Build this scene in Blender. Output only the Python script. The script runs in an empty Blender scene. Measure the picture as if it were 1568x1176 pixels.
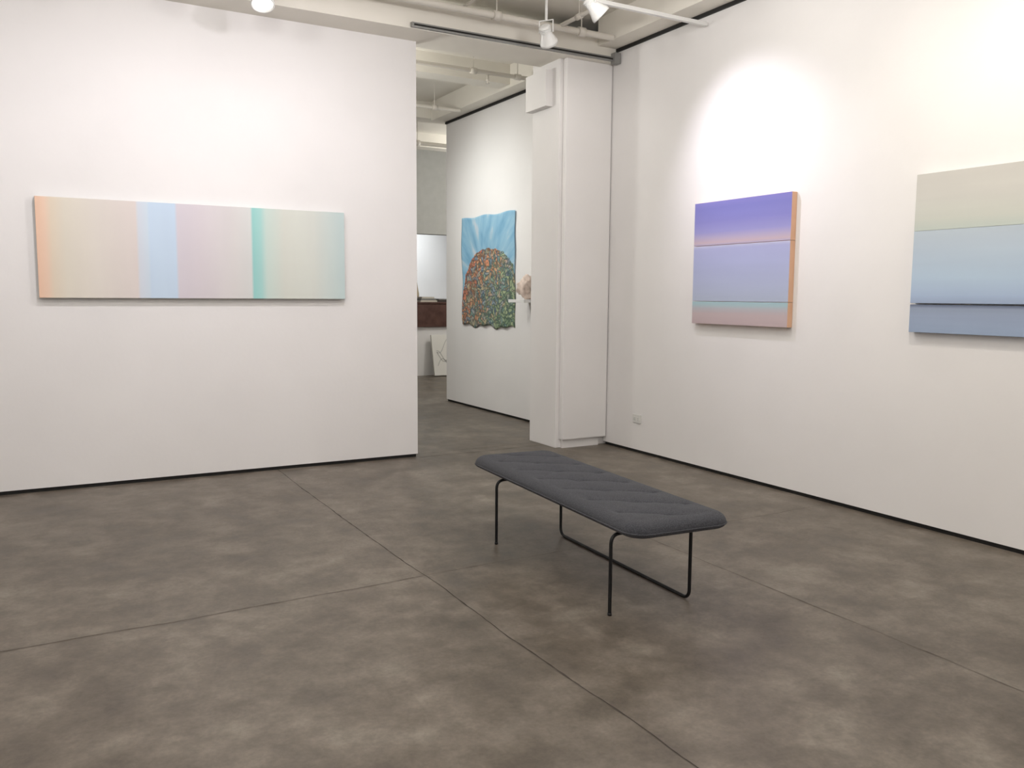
import bpy, bmesh, math, random
from mathutils import Vector, Matrix, noise
random.seed(4)
sc=bpy.context.scene
sc.view_settings.view_transform='Standard'
sc.view_settings.look='None'
COL=bpy.context.collection

def lin(c):
    return tuple(((v/255)/12.92 if v/255<=.04045 else ((v/255+.055)/1.055)**2.4) for v in c)+(1,)

# ---------- materials ----------
def mat(name,col,rough=.6,metal=0,noise_amt=0,nscale=8,bump=0,bscale=60,spec=.5,emit=0):
    m=bpy.data.materials.new(name);m.use_nodes=True
    nt=m.node_tree;b=nt.nodes['Principled BSDF']
    b.inputs['Base Color'].default_value=lin(col);b.inputs['Roughness'].default_value=rough
    b.inputs['Metallic'].default_value=metal;b.inputs['Specular IOR Level'].default_value=spec
    if emit:
        b.inputs['Emission Color'].default_value=lin(col);b.inputs['Emission Strength'].default_value=emit
    tc=nt.nodes.new('ShaderNodeTexCoord')
    if noise_amt:
        n=nt.nodes.new('ShaderNodeTexNoise');n.inputs['Scale'].default_value=nscale;n.inputs['Detail'].default_value=5
        nt.links.new(tc.outputs['Object'],n.inputs['Vector'])
        r=nt.nodes.new('ShaderNodeValToRGB')
        d=tuple(max(0,v-noise_amt) for v in col);l=tuple(min(255,v+noise_amt) for v in col)
        r.color_ramp.elements[0].position=.3;r.color_ramp.elements[0].color=lin(d)
        r.color_ramp.elements[1].position=.7;r.color_ramp.elements[1].color=lin(l)
        nt.links.new(n.outputs['Fac'],r.inputs[0]);nt.links.new(r.outputs[0],b.inputs['Base Color'])
    if bump:
        n2=nt.nodes.new('ShaderNodeTexNoise');n2.inputs['Scale'].default_value=bscale;n2.inputs['Detail'].default_value=3
        nt.links.new(tc.outputs['Object'],n2.inputs['Vector'])
        bp=nt.nodes.new('ShaderNodeBump');bp.inputs['Strength'].default_value=bump;bp.inputs['Distance'].default_value=.01
        nt.links.new(n2.outputs['Fac'],bp.inputs['Height']);nt.links.new(bp.outputs[0],b.inputs['Normal'])
    return m

WALL=mat('wall_paint',(234,232,231),.75,noise_amt=2,nscale=1.5,bump=.05,bscale=35,spec=.2)
CEIL=mat('ceiling_paint',(236,232,223),.8,noise_amt=3,nscale=2,spec=.2)
BLACK=mat('reveal_black',(22,21,20),.7)
WHITE=mat('white_enamel',(232,232,230),.35)
ALU=mat('track_aluminium',(150,150,148),.4,.4)
STEEL=mat('black_steel',(24,25,27),.38,.3)
LENS=mat('lamp_lens',(255,246,232),.3,emit=5)
SHADE_GREY=mat('shaded_plaster',(172,172,168),.8,noise_amt=3)  # shadow on the office header is put into this grey
WALNUT=mat('walnut',(80,50,41),.45,noise_amt=12,nscale=9)
OUT=mat('outlet_plastic',(220,220,216),.35)
SLOT=mat('outlet_slot',(60,58,55),.6)

def link(o,parent=None):
    COL.objects.link(o)
    if parent:o.parent=parent
    return o
def empty(name,loc=(0,0,0),rot=0):
    e=bpy.data.objects.new(name,None);e.location=loc;e.rotation_euler=(0,0,rot);COL.objects.link(e);return e
def box(name,x0,x1,y0,y1,z0,z1,m,parent=None,bev=0):
    bm=bmesh.new();bmesh.ops.create_cube(bm,size=1)
    cx,cy,cz=(x0+x1)/2,(y0+y1)/2,(z0+z1)/2
    for v in bm.verts:v.co=Vector((v.co.x*(x1-x0),v.co.y*(y1-y0),v.co.z*(z1-z0)))
    if bev:bmesh.ops.bevel(bm,geom=bm.edges[:],offset=bev,segments=2,profile=.6,affect='EDGES')
    me=bpy.data.meshes.new(name);bm.to_mesh(me);bm.free();me.materials.append(m)
    o=bpy.data.objects.new(name,me);o.location=(cx,cy,cz);return link(o,parent)
def tube(name,pts,r,m,parent=None,res=6,cyclic=False):
    cu=bpy.data.curves.new(name,'CURVE');cu.dimensions='3D';cu.bevel_depth=r;cu.bevel_resolution=res;cu.use_fill_caps=True
    s=cu.splines.new('POLY');s.points.add(len(pts)-1)
    for i,p in enumerate(pts):s.points[i].co=(*p,1)
    s.use_smooth=True
    tmp=bpy.data.objects.new(name,cu);COL.objects.link(tmp)
    dg=bpy.context.evaluated_depsgraph_get();me=bpy.data.meshes.new_from_object(tmp.evaluated_get(dg))
    bpy.data.objects.remove(tmp);me.name=name;me.materials.clear();me.materials.append(m)
    for f in me.polygons:f.use_smooth=True
    return link(bpy.data.objects.new(name,me),parent)
def lathe(name,prof,m,parent=None,seg=32,mtx=None):
    bm=bmesh.new();rings=[]
    for r,z in prof:
        rings.append([bm.verts.new((r*math.cos(2*math.pi*i/seg),r*math.sin(2*math.pi*i/seg),z)) for i in range(seg)])
    for a,b in zip(rings,rings[1:]):
        for i in range(seg):bm.faces.new((a[i],a[(i+1)%seg],b[(i+1)%seg],b[i]))
    bm.faces.new(rings[0][::-1]);bm.faces.new(rings[-1])
    bmesh.ops.recalc_face_normals(bm,faces=bm.faces[:])
    if mtx:bmesh.ops.transform(bm,matrix=mtx,verts=bm.verts[:])
    me=bpy.data.meshes.new(name);bm.to_mesh(me);bm.free();me.materials.append(m)
    for f in me.polygons:f.use_smooth=len(f.vertices)==4
    return link(bpy.data.objects.new(name,me),parent)
def fillet(P,rad,n=8):
    out=[Vector(P[0])]
    for i in range(1,len(P)-1):
        a,b,c=Vector(P[i-1]),Vector(P[i]),Vector(P[i+1])
        d1=(a-b).normalized();d2=(c-b).normalized()
        p0=b+d1*rad;p1=b+d2*rad
        for k in range(n+1):
            t=k/n;out.append((1-t)**2*p0+2*(1-t)*t*b+t*t*p1)
    out.append(Vector(P[-1]));return out

# ---------- floor ----------
def floor_mat():
    m=bpy.data.materials.new('polished_concrete');m.use_nodes=True;nt=m.node_tree;N=nt.nodes;L=nt.links
    b=N['Principled BSDF'];tc=N.new('ShaderNodeTexCoord')
    def nz(scale,detail,sx=1,sy=1,rough=.55,dist=0):
        mp=N.new('ShaderNodeMapping');mp.inputs['Scale'].default_value=(sx,sy,1);L.new(tc.outputs['Object'],mp.inputs[0])
        n=N.new('ShaderNodeTexNoise');n.inputs['Scale'].default_value=scale;n.inputs['Detail'].default_value=detail
        n.inputs['Roughness'].default_value=rough;n.inputs['Distortion'].default_value=dist;L.new(mp.outputs[0],n.inputs['Vector']);return n
    def ramp(src,stops):
        r=N.new('ShaderNodeValToRGB');e=r.color_ramp.elements
        e[0].position,e[0].color=stops[0][0],lin(stops[0][1]);e[1].position,e[1].color=stops[-1][0],lin(stops[-1][1])
        for p,c in stops[1:-1]:
            x=e.new(p);x.color=lin(c)
        L.new(src,r.inputs[0]);return r
    def mix(mode,fac,a,bb):
        x=N.new('ShaderNodeMix');x.data_type='RGBA';x.blend_type=mode
        if isinstance(fac,float):x.inputs[0].default_value=fac
        else:L.new(fac,x.inputs[0])
        L.new(a,x.inputs[6]);L.new(bb,x.inputs[7]);return x.outputs[2]
    n1=nz(3.0,6,1,1,.62,.1);n2=nz(.6,3);n3=nz(55,6,rough=.75);n4=nz(8,6,1,1.0,.65)
    c1=ramp(n1.outputs['Fac'],[(.28,(104,96,87)),(.45,(128,120,110)),(.56,(144,136,127)),(.72,(164,158,149))])
    c2=ramp(n2.outputs['Fac'],[(.35,(204,198,190)),(.65,(246,243,238))])
    c3=ramp(n3.outputs['Fac'],[(.3,(200,200,200)),(.7,(255,255,255))])
    c4=ramp(n4.outputs['Fac'],[(.35,(204,201,196)),(.62,(255,254,252))])
    o=mix('MULTIPLY',.75,c1.outputs[0],c2.outputs[0]);o=mix('MULTIPLY',.65,o,c3.outputs[0]);o=mix('MULTIPLY',.7,o,c4.outputs[0])
    L.new(o,b.inputs['Base Color'])
    rr=N.new('ShaderNodeMapRange');rr.inputs[1].default_value=.3;rr.inputs[2].default_value=.7;rr.inputs[3].default_value=.34;rr.inputs[4].default_value=.5
    L.new(n1.outputs['Fac'],rr.inputs[0]);L.new(rr.outputs[0],b.inputs['Roughness'])
    b.inputs['Specular IOR Level'].default_value=.4
    bp=N.new('ShaderNodeBump');bp.inputs['Strength'].default_value=.12;bp.inputs['Distance'].default_value=.004
    L.new(n3.outputs['Fac'],bp.inputs['Height']);L.new(bp.outputs[0],b.inputs['Normal'])
    return m
FLOOR=floor_mat()
fl=box('floor',-4,9.4,-4,17.4,-.1,0,FLOOR)
JOINT=mat('joint_dark',(58,51,45),.8,noise_amt=16,nscale=14)
JOINT2=mat('joint_faint',(94,86,78),.8,noise_amt=14,nscale=9)
fl_e=empty('floor_joint_lines')
def joint(name,pts,w,m):
    bm=bmesh.new();prev=None
    P=[]
    for a,b in zip(pts,pts[1:]):
        a=Vector(a);b=Vector(b);n=max(2,int((b-a).length/.03))
        for i in range(n):P.append(a.lerp(b,i/n))
    P.append(Vector(pts[-1]))
    for i,p in enumerate(P):
        d=(P[min(i+1,len(P)-1)]-P[max(i-1,0)]).normalized();nn=Vector((-d.y,d.x))
        j=noise.noise(Vector((p.x*3,p.y*3,w*900)))*.012+noise.noise(Vector((p.x*20,p.y*20,w*900)))*.003;ww=w*(.4+1.3*abs(noise.noise(Vector((p.x*9,p.y*9,3)))))
        q=p+nn*j
        a=bm.verts.new((q.x+nn.x*ww,q.y+nn.y*ww,.0012));b=bm.verts.new((q.x-nn.x*ww,q.y-nn.y*ww,.0012))
        if prev:bm.faces.new((prev[0],a,b,prev[1]))
        prev=(a,b)
    bmesh.ops.recalc_face_normals(bm,faces=bm.faces[:])
    me=bpy.data.meshes.new(name);bm.to_mesh(me);bm.free();me.materials.append(m)
    o=bpy.data.objects.new(name,me);return link(o,fl_e)
joint('joint_long',[(1.79,-3),(1.79,2.2),(1.77,3.15),(1.775,4.07)],.0042,JOINT)
joint('joint_long_b',[(1.775,4.07),(1.755,5.1),(1.76,6.3),(1.77,7.2)],.004,JOINT)
joint('joint_cross',[(-3.9,4.0),(.54,4.03),(1.4,4.06),(1.77,4.08)],.0035,JOINT2)
joint('joint_cross_b',[(1.77,4.08),(3.2,4.12),(4.9,4.15)],.0025,JOINT2)
joint('joint_side',[(3.28,4.12),(3.26,2.9),(3.25,1.0),(3.25,-3)],.003,JOINT2)
joint('joint_threshold',[(3.06,7.16),(4.42,7.2)],.007,JOINT2)
joint('joint_threshold_b',[(3.06,7.32),(4.42,7.36)],.005,JOINT2)

# ---------- shell ----------
GAP=.03; TOP=3.82
box('wall_left',-4,3.06,7.2,7.36,GAP,3.72,WALL)
box('baseboard_left',-4,3.05,7.215,7.35,0,GAP,BLACK)
box('wall_right',5.01,5.2,-4,6.99,GAP,TOP,WALL)
box('baseboard_right',5.025,5.19,-4,6.97,0,GAP,BLACK)
box('wall_back',-4,5.01,-4.2,-4,0,4.1,WALL)
box('wall_side',-4.2,-4,-4,7.2,0,4.1,WALL)
box('wall_gallery_far',5.07,5.24,7.52,10.88,GAP,TOP,WALL)
box('baseboard_gallery_far',5.085,5.23,7.53,10.865,0,GAP,BLACK)
# column
col=empty('column')
box('shaft',4.44,5.2,7.0,7.5,0,3.98,WALL,col,.006)
box('cladding',4.475,5.0,6.93,7.0,.085,3.72,WALL,col,.01)
box('cladding_base',4.50,4.93,6.965,7.0,0,.085,WALL,col)
box('capital_box',4.36,4.44,7.12,7.5,3.30,3.64,WALL,col,.004)
# header / beams
box('trim_header_beam',-4,5.2,6.87,7.36,3.72,3.98,CEIL)
box('ceiling',-4.2,9.4,-4.2,17.4,4.1,4.2,CEIL)
box('trim_beam_1',4.78,5.3,-4,6.87,3.85,4.1,CEIL)
box('trim_gap_1',4.99,5.19,-4,6.87,3.82,3.85,BLACK)
box('trim_beam_2',4.85,5.3,7.5,10.9,3.85,4.1,CEIL)
box('trim_gap_2',5.05,5.22,7.52,10.88,3.82,3.85,BLACK)
for i,y in enumerate((-1.2,2.2,4.7)):
    box('trim_beam_%d'%(3+i),-4,4.78,y,y+.22,3.9,4.1,CEIL)
for i,y in enumerate((8.7,10.9,13.0)):
    box('trim_beam_%d'%(7+i),1.2,9.2 if i else 4.85,y,y+.25,3.88,4.1,CEIL)
# sliding door rail
rail=empty('sliding_door_rail')
box('rail_body',2.87,5.0,6.835,6.868,3.725,3.765,ALU,rail,.003)
box('rail_slot',2.89,4.99,6.832,6.836,3.738,3.752,BLACK,rail)
box('rail_end_bracket',4.93,5.0,6.80,6.868,3.70,3.80,ALU,rail,.004)
# back rooms
box('wall_passage_left',1.0,1.2,7.36,17.2,0,4.1,WALL)
box('wall_passage_right',9.2,9.4,10.9,17.2,0,4.1,WALL)
box('wall_passage_return',5.24,9.4,10.7,10.88,0,4.1,WALL)
box('wall_office_back',1.0,9.4,17.2,17.4,0,4.1,WALL)
box('wall_office_header',1.2,9.2,14.5,14.7,2.6,4.1,SHADE_GREY)
rc=empty('reception_counter')
box('counter_front',4.9,9.15,14.5,15.1,0,.9,WALL,rc)
box('counter_body',4.9,9.15,14.44,15.2,.9,1.33,WALNUT,rc,.006)
box('counter_top',4.88,9.15,14.42,15.22,1.33,1.36,WALNUT,rc,.005)
bk=empty('book_stack')
PAPER=mat('book_paper',(205,198,185),.8);BD=mat('book_dark',(50,42,38),.6);BG=mat('book_grey',(130,128,124),.6)
for i,(x,w,m,h,z) in enumerate([(6.25,.34,PAPER,.03,1.36),(6.27,.3,BG,.035,1.39),(6.29,.25,PAPER,.03,1.425),(6.62,.2,BD,.04,1.36),(6.64,.16,BG,.02,1.4)]):
    box('book_%d'%i,x,x+w,14.55+.01*i,14.8,z,z+h,m,bk,.002)
vs=empty('slender_vase',(6.34,14.95,0))
lathe('vase_body',[(.03,1.36),(.045,1.42),(.05,1.5),(.03,1.62),(.012,1.74),(.012,1.93),(.02,1.95)],mat('vase_glaze',(176,160,132),.3),vs)
la=empty('leaning_drawing',(6.82,14.30,0))
LA=mat('drawing_paper',(226,224,218),.8);LN=mat('drawing_ink',(140,140,138),.8)
pn=box('panel',-.44,.44,-.02,.02,0,.76,LA,la,.003);pn.location=(0,0,.385);pn.rotation_euler=(math.radians(-13),0,0)
for i in range(4):
    pts=[]
    for k in range(20):
        t=k/19;pts.append((-.36+.7*t,-.023,.12*i-.2+.12*math.sin(6*t+i*1.7)+.05*math.sin(15*t+i)))
    t_=tube('ink_line_%d'%i,pts,.003,LN,la);t_.location=(0,0,.385);t_.rotation_euler=(math.radians(-13),0,0)

# outlet
oe=empty('wall_outlet')
box('plate',4.998,5.009,6.375,6.495,.29,.37,OUT,oe,.002)
for k in (-1,1):
    box('socket_%d'%(k+1),4.995,4.999,6.435+k*.028-.016,6.435+k*.028+.016,.314,.346,OUT,oe,.002)
    for s in(-1,1):box('slot_%d_%d'%(k+1,s+1),4.9935,4.9955,6.435+k*.028-.004,6.435+k*.028+.004,.33+s*.007-.0015,.33+s*.007+.0015,SLOT,oe)

# ---------- paintings ----------
def ramp_mat(name,stops,axis=0,grain=.25):
    m=bpy.data.materials.new(name);m.use_nodes=True;nt=m.node_tree;N=nt.nodes;L=nt.links
    b=N['Principled BSDF'];b.inputs['Roughness'].default_value=.5;b.inputs['Specular IOR Level'].default_value=.3
    tc=N.new('ShaderNodeTexCoord');sp=N.new('ShaderNodeSeparateXYZ');L.new(tc.outputs['UV'],sp.inputs[0])
    r=N.new('ShaderNodeValToRGB');e=r.color_ramp.elements
    e[0].position,e[0].color=stops[0][0],lin(stops[0][1]);e[1].position,e[1].color=stops[-1][0],lin(stops[-1][1])
    for p,c in stops[1:-1]:
        x=e.new(p);x.color=lin(c)
    L.new(sp.outputs[axis],r.inputs[0])
    n=N.new('ShaderNodeTexNoise');n.inputs['Scale'].default_value=2;n.inputs['Detail'].default_value=2
    mp=N.new('ShaderNodeMapping');mp.inputs['Scale'].default_value=(5,.3,1) if axis==0 else (.3,2,1)
    L.new(tc.outputs['UV'],mp.inputs[0]);L.new(mp.outputs[0],n.inputs['Vector'])
    r2=N.new('ShaderNodeValToRGB');r2.color_ramp.elements[0].color=lin((236,234,238));r2.color_ramp.elements[1].color=(1,1,1,1)
    r2.color_ramp.elements[0].position=.35;r2.color_ramp.elements[1].position=.65
    L.new(n.outputs['Fac'],r2.inputs[0])
    x=N.new('ShaderNodeMix');x.data_type='RGBA';x.blend_type='MULTIPLY';x.inputs[0].default_value=grain
    L.new(r.outputs[0],x.inputs[6]);L.new(r2.outputs[0],x.inputs[7]);L.new(x.outputs[2],b.inputs['Base Color'])
    return m
def canvas(name,parent,face,a0,a1,w,thick,z0,z1,mface,mside):
    if face=='Y':
        o=box(name,a0,a1,w-thick,w-.002,z0,z1,mside,parent,.0025)
    else:
        o=box(name,w-thick,w-.002,a0,a1,z0,z1,mside,parent,.0015)
    me=o.data;me.materials.append(mface);uv=me.uv_layers.new(name='UVMap')
    for f in me.polygons:
        isf=(f.normal.y<-.5) if face=='Y' else (f.normal.x<-.5)
        if isf:f.material_index=1
        for li in f.loop_indices:
            c=me.vertices[me.loops[li].vertex_index].co+o.location
            u=(c.x-a0)/(a1-a0) if face=='Y' else (a1-c.y)/(a1-a0)
            uv.data[li].uv=(u,(c.z-z0)/(z1-z0))
    return o
pl_=empty('stripe_painting')
W0,W1=.05,2.365
def u(x):return (x-W0)/(W1-W0)
canvas('canvas',pl_,'Y',W0,W1,7.2,.055,1.455,2.19,ramp_mat('stripe_paint',[
 (0,(236,198,172)),(u(.11),(236,206,184)),(u(.15),(228,214,194)),(u(.24),(224,218,204)),(u(.45),(223,217,209)),(u(.72),(222,213,209)),
 (u(.735),(212,218,228)),(u(.80),(206,220,233)),(u(.815),(198,217,236)),(u(1.0),(198,217,236)),(u(1.018),(212,206,214)),
 (u(1.2),(213,206,211)),(u(1.45),(216,213,212)),(u(1.58),(216,218,216)),(u(1.592),(152,208,204)),(u(1.66),(168,212,208)),(u(1.70),(200,218,211)),
 (u(1.85),(215,218,209)),(u(2.1),(215,219,212)),(u(2.2),(208,218,214)),(1,(196,215,215))],0),
 mat('canvas_edge_grey',(176,182,180),.7))
ps=empty('violet_horizon_painting')
ORG=mat('canvas_edge_tan',(222,178,146),.6)
tk=.055
Y0,Y1=4.575,5.64
canvas('panel_top',ps,'X',Y0,Y1,5.01,tk,1.9235,2.28,ramp_mat('violet_top',[(0,(176,168,196)),(.06,(198,178,188)),(.16,(180,168,196)),(.30,(152,150,202)),(.55,(134,133,196)),(.85,(124,124,190)),(1,(130,127,194))],1),ORG)
canvas('panel_mid',ps,'X',Y0,Y1,5.01,tk,1.4605,1.9205,ramp_mat('violet_mid',[(0,(178,188,208)),(.3,(176,184,212)),(.7,(173,179,215)),(.94,(172,176,214)),(1,(194,194,218))],1),ORG)
canvas('panel_bottom',ps,'X',Y0,Y1,5.01,tk,1.27,1.4575,ramp_mat('violet_bottom',[(0,(190,172,174)),(.45,(194,178,180)),(.7,(184,184,190)),(.85,(172,196,202)),(1,(166,196,204))],1),ORG)
pr_=empty('blue_horizon_painting')
EB=mat('canvas_edge_blue',(130,148,176),.6)
canvas('panel_top',pr_,'X',2.44,3.55,5.01,tk,1.9245,2.28,ramp_mat('pale_top',[(0,(194,204,197)),(.2,(202,205,197)),(.6,(204,203,197)),(1,(200,198,192))],1),mat('canvas_edge_pale',(180,182,172),.6))
canvas('panel_mid',pr_,'X',2.44,3.55,5.01,tk,1.467,1.9235,ramp_mat('pale_mid',[(0,(158,174,202)),(.1,(172,191,218)),(.35,(182,202,222)),(.8,(186,200,214)),(1,(188,200,210))],1),EB)
canvas('panel_bottom',pr_,'X',2.44,3.55,5.01,tk,1.28,1.457,ramp_mat('pale_bottom',[(0,(154,171,197)),(.6,(156,170,195)),(.88,(150,162,184)),(1,(92,102,126))],1),EB)

# ---------- textile ----------
def textile():
    m=bpy.data.materials.new('textile_print');m.use_nodes=True;nt=m.node_tree;N=nt.nodes;L=nt.links
    b=N['Principled BSDF'];b.inputs['Roughness'].default_value=.7
    tc=N.new('ShaderNodeTexCoord');sp=N.new('ShaderNodeSeparateXYZ');L.new(tc.outputs['UV'],sp.inputs[0])
    def M(op,a,bb=None,c=None):
        x=N.new('ShaderNodeMath');x.operation=op
        for i,v in enumerate((a,bb,c)):
            if v is None:continue
            if isinstance(v,(int,float)):x.inputs[i].default_value=v
            else:L.new(v,x.inputs[i])
        return x.outputs[0]
    def ramp(src,stops,interp='LINEAR'):
        r=N.new('ShaderNodeValToRGB');r.color_ramp.interpolation=interp;e=r.color_ramp.elements
        e[0].position,e[0].color=stops[0][0],lin(stops[0][1]);e[1].position,e[1].color=stops[-1][0],lin(stops[-1][1])
        for p,c in stops[1:-1]:
            x=e.new(p);x.color=lin(c)
        L.new(src,r.inputs[0]);return r.outputs[0]
    def mix(fac,a,bb,mode='MIX'):
        x=N.new('ShaderNodeMix');x.data_type='RGBA';x.blend_type=mode
        if isinstance(fac,float):x.inputs[0].default_value=fac
        else:L.new(fac,x.inputs[0])
        L.new(a,x.inputs[6]);L.new(bb,x.inputs[7]);return x.outputs[2]
    U,V=sp.outputs[0],sp.outputs[1]
    dx=M('SUBTRACT',U,.46);dy=M('SUBTRACT',V,.35)
    ang=M('ARCTAN2',dx,dy)
    cb=N.new('ShaderNodeCombineXYZ');L.new(M('MULTIPLY',ang,3.2),cb.inputs[0]);L.new(M('MULTIPLY',V,2.),cb.inputs[1])
    n=N.new('ShaderNodeTexNoise');n.inputs['Scale'].default_value=1.4;n.inputs['Detail'].default_value=3;L.new(cb.outputs[0],n.inputs['Vector'])
    sky=ramp(n.outputs['Fac'],[(.3,(104,156,190)),(.46,(134,180,208)),(.57,(152,192,214)),(.65,(194,206,216)),(.75,(214,206,210))])
    nw=N.new('ShaderNodeTexNoise');nw.inputs['Scale'].default_value=12;L.new(tc.outputs['UV'],nw.inputs['Vector'])
    wv=mix(.12,tc.outputs['UV'],nw.outputs['Color'])
    vo=N.new('ShaderNodeTexVoronoi');vo.inputs['Scale'].default_value=30;L.new(wv,vo.inputs['Vector'])
    sc_=N.new('ShaderNodeSeparateColor');L.new(vo.outputs['Color'],sc_.inputs[0])
    grad=M('ADD',M('ADD',M('MULTIPLY',U,.6),M('MULTIPLY',V,-.5)),.33)
    key=M('ADD',grad,M('MULTIPLY',M('SUBTRACT',sc_.outputs[0],.5),.6))
    cell=ramp(key,[(.0,(206,132,108)),(.15,(220,158,122)),(.28,(212,174,140)),(.38,(140,162,180)),(.5,(192,176,142)),(.62,(128,160,156)),(.76,(176,188,152)),(.95,(134,158,128))])
    vo2=N.new('ShaderNodeTexVoronoi');vo2.feature='DISTANCE_TO_EDGE';vo2.inputs['Scale'].default_value=30;L.new(wv,vo2.inputs['Vector'])
    edge=ramp(vo2.outputs['Distance'],[(.0,(84,106,126)),(.10,(112,134,146)),(.2,(244,244,240)),(.45,(255,250,244))])
    dome=mix(.8,cell,edge,'MULTIPLY')
    mask=M('SUBTRACT',1.0,M('ADD',M('POWER',M('ABSOLUTE',M('DIVIDE',M('SUBTRACT',U,.54),.55)),2.5),M('POWER',M('DIVIDE',M('MAXIMUM',V,0.),.70),2.7)))
    nm=N.new('ShaderNodeTexNoise');nm.inputs['Scale'].default_value=12;L.new(tc.outputs['UV'],nm.inputs['Vector'])
    mask=M('ADD',mask,M('MULTIPLY',M('SUBTRACT',nm.outputs['Fac'],.5),.3))
    fac=ramp(mask,[(0,(0,0,0)),(.02,(255,255,255))])
    L.new(mix(fac,sky,dome),b.inputs['Base Color'])
    nx,nz=60,60
    bm=bmesh.new();uvl=bm.loops.layers.uv.new('UVMap');g=[]
    y0,y1,z0,z1=10.36,8.92,1.10,2.51
    for i in range(nx+1):
        row=[]
        for j in range(nz+1):
            a,c=i/nx,j/nz
            yy=y0+(y1-y0)*a-.045*(1-c)*(1-a)+.02*math.sin(c*9+1)*(1-a)+.008*math.sin(c*17)*a
            top=-.016*math.sin(a*math.pi*2.2)**2+.003*math.sin(a*17)
            bot=.018*math.sin(a*15+.6)-.014*math.sin(a*31)
            zz=z0+(z1-z0)*c+top*c*c+bot*(1-c)**2
            xx=5.050-.009*math.sin(a*17+c*3)*(1-.75*c)-.004*math.sin(c*13+a*6)*c
            row.append(bm.verts.new((xx,yy,zz)))
        g.append(row)
    for i in range(nx):
        for j in range(nz):
            f=bm.faces.new((g[i][j],g[i+1][j],g[i+1][j+1],g[i][j+1]));f.smooth=True
            for l,(p,q) in zip(f.loops,((i,j),(i+1,j),(i+1,j+1),(i,j+1))):l[uvl].uv=(p/nx,q/nz)
    me=bpy.data.meshes.new('textile_artwork');bm.to_mesh(me);bm.free();me.materials.append(m)
    o=link(bpy.data.objects.new('textile_artwork',me))
    s=o.modifiers.new('thick','SOLIDIFY');s.thickness=.004
textile()

# ---------- shelf with sculpture ----------
box('wall_shelf',4.80,5.068,8.26,8.62,1.415,1.45,WHITE,None,.003)
bm=bmesh.new();bmesh.ops.create_icosphere(bm,subdivisions=4,radius=1)
for v in bm.verts:
    d=v.co.normalized();k=1+.45*noise.noise(d*1.8)+.18*noise.noise(d*5)
    v.co=Vector((d.x*.085*k,d.y*.12*k,d.z*.09*k+ (.05 if d.y<0 else 0)*d.z))
mz=min(v.co.z for v in bm.verts)
for v in bm.verts:v.co.z=max(v.co.z,mz+.02)-(mz+.02)
me=bpy.data.meshes.new('clay_sculpture');bm.to_mesh(me);bm.free();me.materials.append(mat('clay',(214,196,184),.7,noise_amt=20,nscale=18,bump=.4,bscale=40))
for f in me.polygons:f.use_smooth=True
o=link(bpy.data.objects.new('clay_sculpture',me));o.location=(4.92,8.42,1.451)

# ---------- bench ----------
bx,by,rot=2.645,3.875,math.radians(-3.8)
bench=empty('bench',(bx,by,0),rot)
ca,sa=math.cos(-rot),math.sin(-rot)
def loc(x,y,z):
    dx,dy=x-bx,y-by;return (dx*ca-dy*sa,dx*sa+dy*ca,z)
SL,SW,R=1.88,.575,.10
def fabric():
    m=mat('charcoal_wool',(75,76,82),.95,noise_amt=16,nscale=190,bump=.6,bscale=380,spec=.12);
    m.node_tree.nodes['Principled BSDF'].inputs['Sheen Weight'].default_value=.1;return m
FAB=fabric()
ZM=.427
def seat():
    nx,ny=90,280
    bm=bmesh.new()
    def shape(a,c):
        x=a*SW/2;y=c*SL/2
        hx,hy=SW/2-R,SL/2-R
        ax,ay=abs(x),abs(y)
        if ax>hx and ay>hy:
            px,py=(ax-hx)/R,(ay-hy)/R
            mx=max(px,py);l=math.hypot(px,py)
            if l>0:px,py=px/l*mx,py/l*mx
            ax,ay=hx+px*R,hy+py*R
        return math.copysign(ax,x),math.copysign(ay,y)
    def edge(x,y):
        hx,hy=SW/2-R,SL/2-R
        dx,dy=max(abs(x)-hx,0),max(abs(y)-hy,0)
        return R-math.hypot(dx,dy)
    for side in (1,-1):
        g=[]
        for i in range(nx+1):
            row=[]
            for j in range(ny+1):
                a=-1+2*i/nx;c=-1+2*j/ny
                a=math.copysign(1-(1-abs(a))**1.25,a)
                x,y=shape(a,c);e=max(0,edge(x,y))
                t=min(1,e/.06);prof=math.sqrt(max(0,1-(1-t)**2))
                if side==1:
                    z=ZM+.05*prof
                    p=.27;q=.40
                    A=(y/p+x/q);B=(y/p-x/q)
                    fa=abs(math.sin(math.pi*A));fb=abs(math.sin(math.pi*B))
                    w=min(1,max(0,(e-.035)/.08));w=w*w*(3-2*w)
                    w2=max(0,math.cos(x/(SW/2)*math.pi*.5))**.4
                    z+=w*w2*(.028*(fa**.5-1)+.007*(fb**.6-1)-.014*math.exp(-(fa*fa+fb*fb)/.05)+.010)
                    z+=w*.004*noise.noise(Vector((x*14,y*14,0)))
                else:
                    z=ZM-.028*prof
                row.append(bm.verts.new((x,y,z)))
            g.append(row)
        for i in range(nx):
            for j in range(ny):
                q_=(g[i][j],g[i+1][j],g[i+1][j+1],g[i][j+1])
                f=bm.faces.new(q_ if side==1 else q_[::-1]);f.smooth=True
    bmesh.ops.remove_doubles(bm,verts=bm.verts[:],dist=.0004)
    me=bpy.data.meshes.new('seat');bm.to_mesh(me);bm.free();me.materials.append(FAB)
    for f in me.polygons:f.use_smooth=True
    return link(bpy.data.objects.new('seat',me),bench)
seat()
pts=[]
hx,hy=SW/2-R,SL/2-R
for k,(sx,sy) in enumerate(((1,1),(-1,1),(-1,-1),(1,-1))):
    for t in range(9):
        an=math.pi/2*(k+t/8);pts.append((sx*hx+(R+.0005)*math.cos(an),sy*hy+(R+.0005)*math.sin(an),ZM))
pts.append(pts[0])
tube('piping',pts,.0035,FAB,bench)
r=.0088;zt=.40-r
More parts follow.
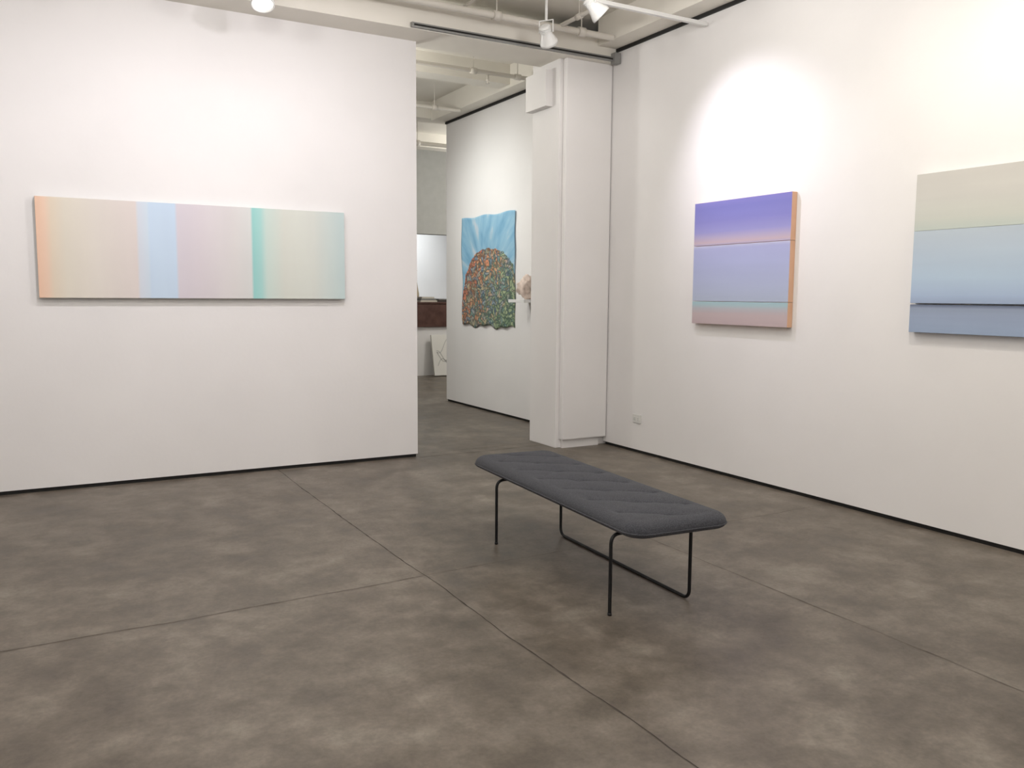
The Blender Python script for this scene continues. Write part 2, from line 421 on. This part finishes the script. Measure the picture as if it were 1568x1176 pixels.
A=(2.385,4.41);B=(2.83,4.385);C=(2.31,3.145);D=(2.775,3.12)
frame=[loc(*A,0),loc(*A,zt),loc(*B,zt),loc(*B,r),loc(*D,r),loc(*D,zt),loc(*C,zt),loc(*C,0)]
tube('frame',fillet(frame,.05,10),r,STEEL,bench)
for i,pp in enumerate((A,C)):
    l=loc(*pp,0);lathe('foot_%d'%i,[(.0105,0),(.0105,.012)],STEEL,bench,16,Matrix.Translation(l))
box('underframe',-.2,.2,-.85,.85,.392,.402,STEEL,bench)

# ---------- lamps ----------
def lamp(pos,target,power,color=(1,.95,.88),angle=70,track_z=3.73,size=.075,blend=1,soft=.05,name='track_spotlight_or_fill',point=False):
    e=empty(name,pos);d=(Vector(target)-Vector(pos)).normalized()
    q=d.to_track_quat('Z','Y').to_matrix().to_4x4()
    s=size
    lathe('housing',[(s*.35,-s*1.9),(s*.55,-s*1.85),(s*.6,-s*1.0),(s*.95,-s*.1),(s,.0),(s,s*.25),(s*.9,s*.25),(s*.86,s*.05)],WHITE,e,32,q)
    for k in range(4):
        lathe('fin_%d'%k,[(s*.66,-s*(1.2+.17*k)),(s*.66,-s*(1.26+.17*k))],WHITE,e,24,q)
    lathe('lens',[(s*.86,s*.04),(s*.86,s*.09)],LENS,e,32,q)
    back=d*(-s*1.1)
    h=track_z-pos[2]
    side=Vector((0,0,1)).cross(d)
    side=(side.normalized() if side.length>.01 else Vector((1,0,0)))
    top=min(s*1.3,h-.03)
    tube('yoke',[back+side*s*.8,back+side*s*.8+Vector((0,0,top)),back-side*s*.8+Vector((0,0,top)),back-side*s*.8],.006,WHITE,e,3)
    tube('stem',[back+Vector((0,0,top)),Vector((back.x,back.y,h))],.011,WHITE,e,3)
    box('adapter',back.x-.02,back.x+.02,back.y-.04,back.y+.04,h-.03,h,WHITE,e,.003)
    if point:
        ld=bpy.data.lights.new('lamp_light','POINT');off=.22
    else:
        ld=bpy.data.lights.new('lamp_light','SPOT');ld.spot_size=math.radians(angle);ld.spot_blend=blend;off=s*.3
    ld.energy=power;ld.color=color;ld.shadow_soft_size=soft
    lo=bpy.data.objects.new('lamp_light',ld);lo.location=d*off;lo.rotation_euler=d.to_track_quat('-Z','Y').to_euler();link(lo,e)
    return e
def track(x0,x1,y,z=3.73):
    box('lighting_track',x0,x1,y-.018,y+.018,z,z+.03,WHITE,None,.003)
track(-3.5,4.985,5.60);track(-3.5,4.7,2.62);track(-3.5,4.7,-.6)
W=(1,.95,.90);P_=(1,.95,1)
lamp((1.56,6.50,3.60),(1.3,5.0,0),22,W,110,4.1,size=.085)
lamp((3.77,5.40,3.58),(5.0,5.07,2.42),98,(.93,.88,1),78)
lamp((3.85,6.25,3.60),(4.7,6.9,2.6),9,W,100,4.1)
lamp((.65,5.3,3.58),(.6,7.2,2.1),66,P_,120)
lamp((1.95,5.3,3.58),(1.95,7.2,2.1),66,P_,120)
lamp((-1.2,5.3,3.58),(-1.2,7.2,1.9),40,P_,120)
lamp((3.5,2.6,3.58),(5.0,2.75,2.3),84,(1,.92,.80),110)
for x,y,p in ((-2.2,-1.6,62),(2.4,-1.6,62),(-1.6,2.2,66),(1.6,1.4,58),(3.3,4.3,46),(.9,4.2,43)):  # unseen point fills added to brighten room and ceiling, in track-style housings
    lamp((x,y,3.60),(x+.01,y+.02,0),p,(1,.972,.945),150,soft=.12,point=True)
# passage + office
lamp((2.6,8.4,3.55),(2.65,8.4,0),50,(1,.985,.93),150,soft=.12,point=True)
lamp((3.2,9.6,3.6),(5.05,9.6,1.9),125,(.98,1,.96),110)
lamp((7.2,12.3,3.55),(7.2,12.4,0),85,(1,.985,.94),150,soft=.12,point=True)
lamp((6.6,15.6,3.6),(6.6,17.2,1.9),280,(.93,.98,1),120,soft=.12)
# exposed services
PIPE=mat('painted_pipe',(214,209,200),.5)
def pipe(name,pts,r,couplings=()):
    e=empty(name);tube('run',pts,r,PIPE,e)
    a,b=Vector(pts[0]),Vector(pts[-1])
    for k,t in enumerate(couplings):
        p=a.lerp(b,t);d=(b-a).normalized()
        m=Matrix.Translation(p)@d.to_track_quat('Z','Y').to_matrix().to_4x4()
        lathe('coupling_%d'%k,[(r*1.45,-.035),(r*1.45,.035)],PIPE,e,20,m)
        tube('hanger_%d'%k,[p+Vector((0,0,r)),Vector((p.x,p.y,4.1))],.005,PIPE,e,2)
pipe('ceiling_conduit',[(4.2,-3.9,3.88),(4.2,6.86,3.88)],.018,(.3,.6,.86,.95))
pipe('sprinkler_pipe',[(-3.9,6.62,3.86),(4.77,6.62,3.86)],.028,(.5,.7,.86,.96))
pipe('ceiling_conduit',[(3.35,5.0,3.96),(3.35,6.86,3.96)],.014,(.4,.8))
pipe('ceiling_conduit',[(1.3,8.2,3.83),(4.84,8.2,3.83)],.022,(.6,.8,.95))
pipe('ceiling_conduit',[(1.3,12.2,3.78),(9.1,12.2,3.78)],.03,(.4,.5,.6))
pipe('ceiling_conduit',[(1.3,9.9,3.80),(4.8,9.9,3.80)],.022,(.7,.9))
sp_=empty('sprinkler_head',(4.3,8.2,0))
lathe('sprinkler_body',[(.012,3.81),(.012,3.76),(.02,3.755),(.006,3.745),(.006,3.725),(.022,3.722),(.022,3.718)],PIPE,sp_,16)

w=bpy.data.worlds.new('world');sc.world=w;w.use_nodes=True
w.node_tree.nodes['Background'].inputs[0].default_value=(.9,.92,1,1);w.node_tree.nodes['Background'].inputs[1].default_value=.3
yaw,pit,rol=[math.radians(v) for v in (29.41,5.98,.41)]
fwd=Vector((math.sin(yaw)*math.cos(pit),math.cos(yaw)*math.cos(pit),-math.sin(pit)))
right=Vector((math.cos(yaw),-math.sin(yaw),0));up=right.cross(fwd)
rr=right*math.cos(rol)+up*math.sin(rol);uu=-right*math.sin(rol)+up*math.cos(rol)
cd=bpy.data.cameras.new('camera');cd.sensor_width=36;cd.lens=1354/1632*36;cd.clip_start=.05
cam=bpy.data.objects.new('camera',cd);COL.objects.link(cam)
mm=Matrix((rr,uu,-fwd)).transposed().to_4x4();mm.translation=Vector((0,0,1.5));cam.matrix_world=mm
sc.camera=cam
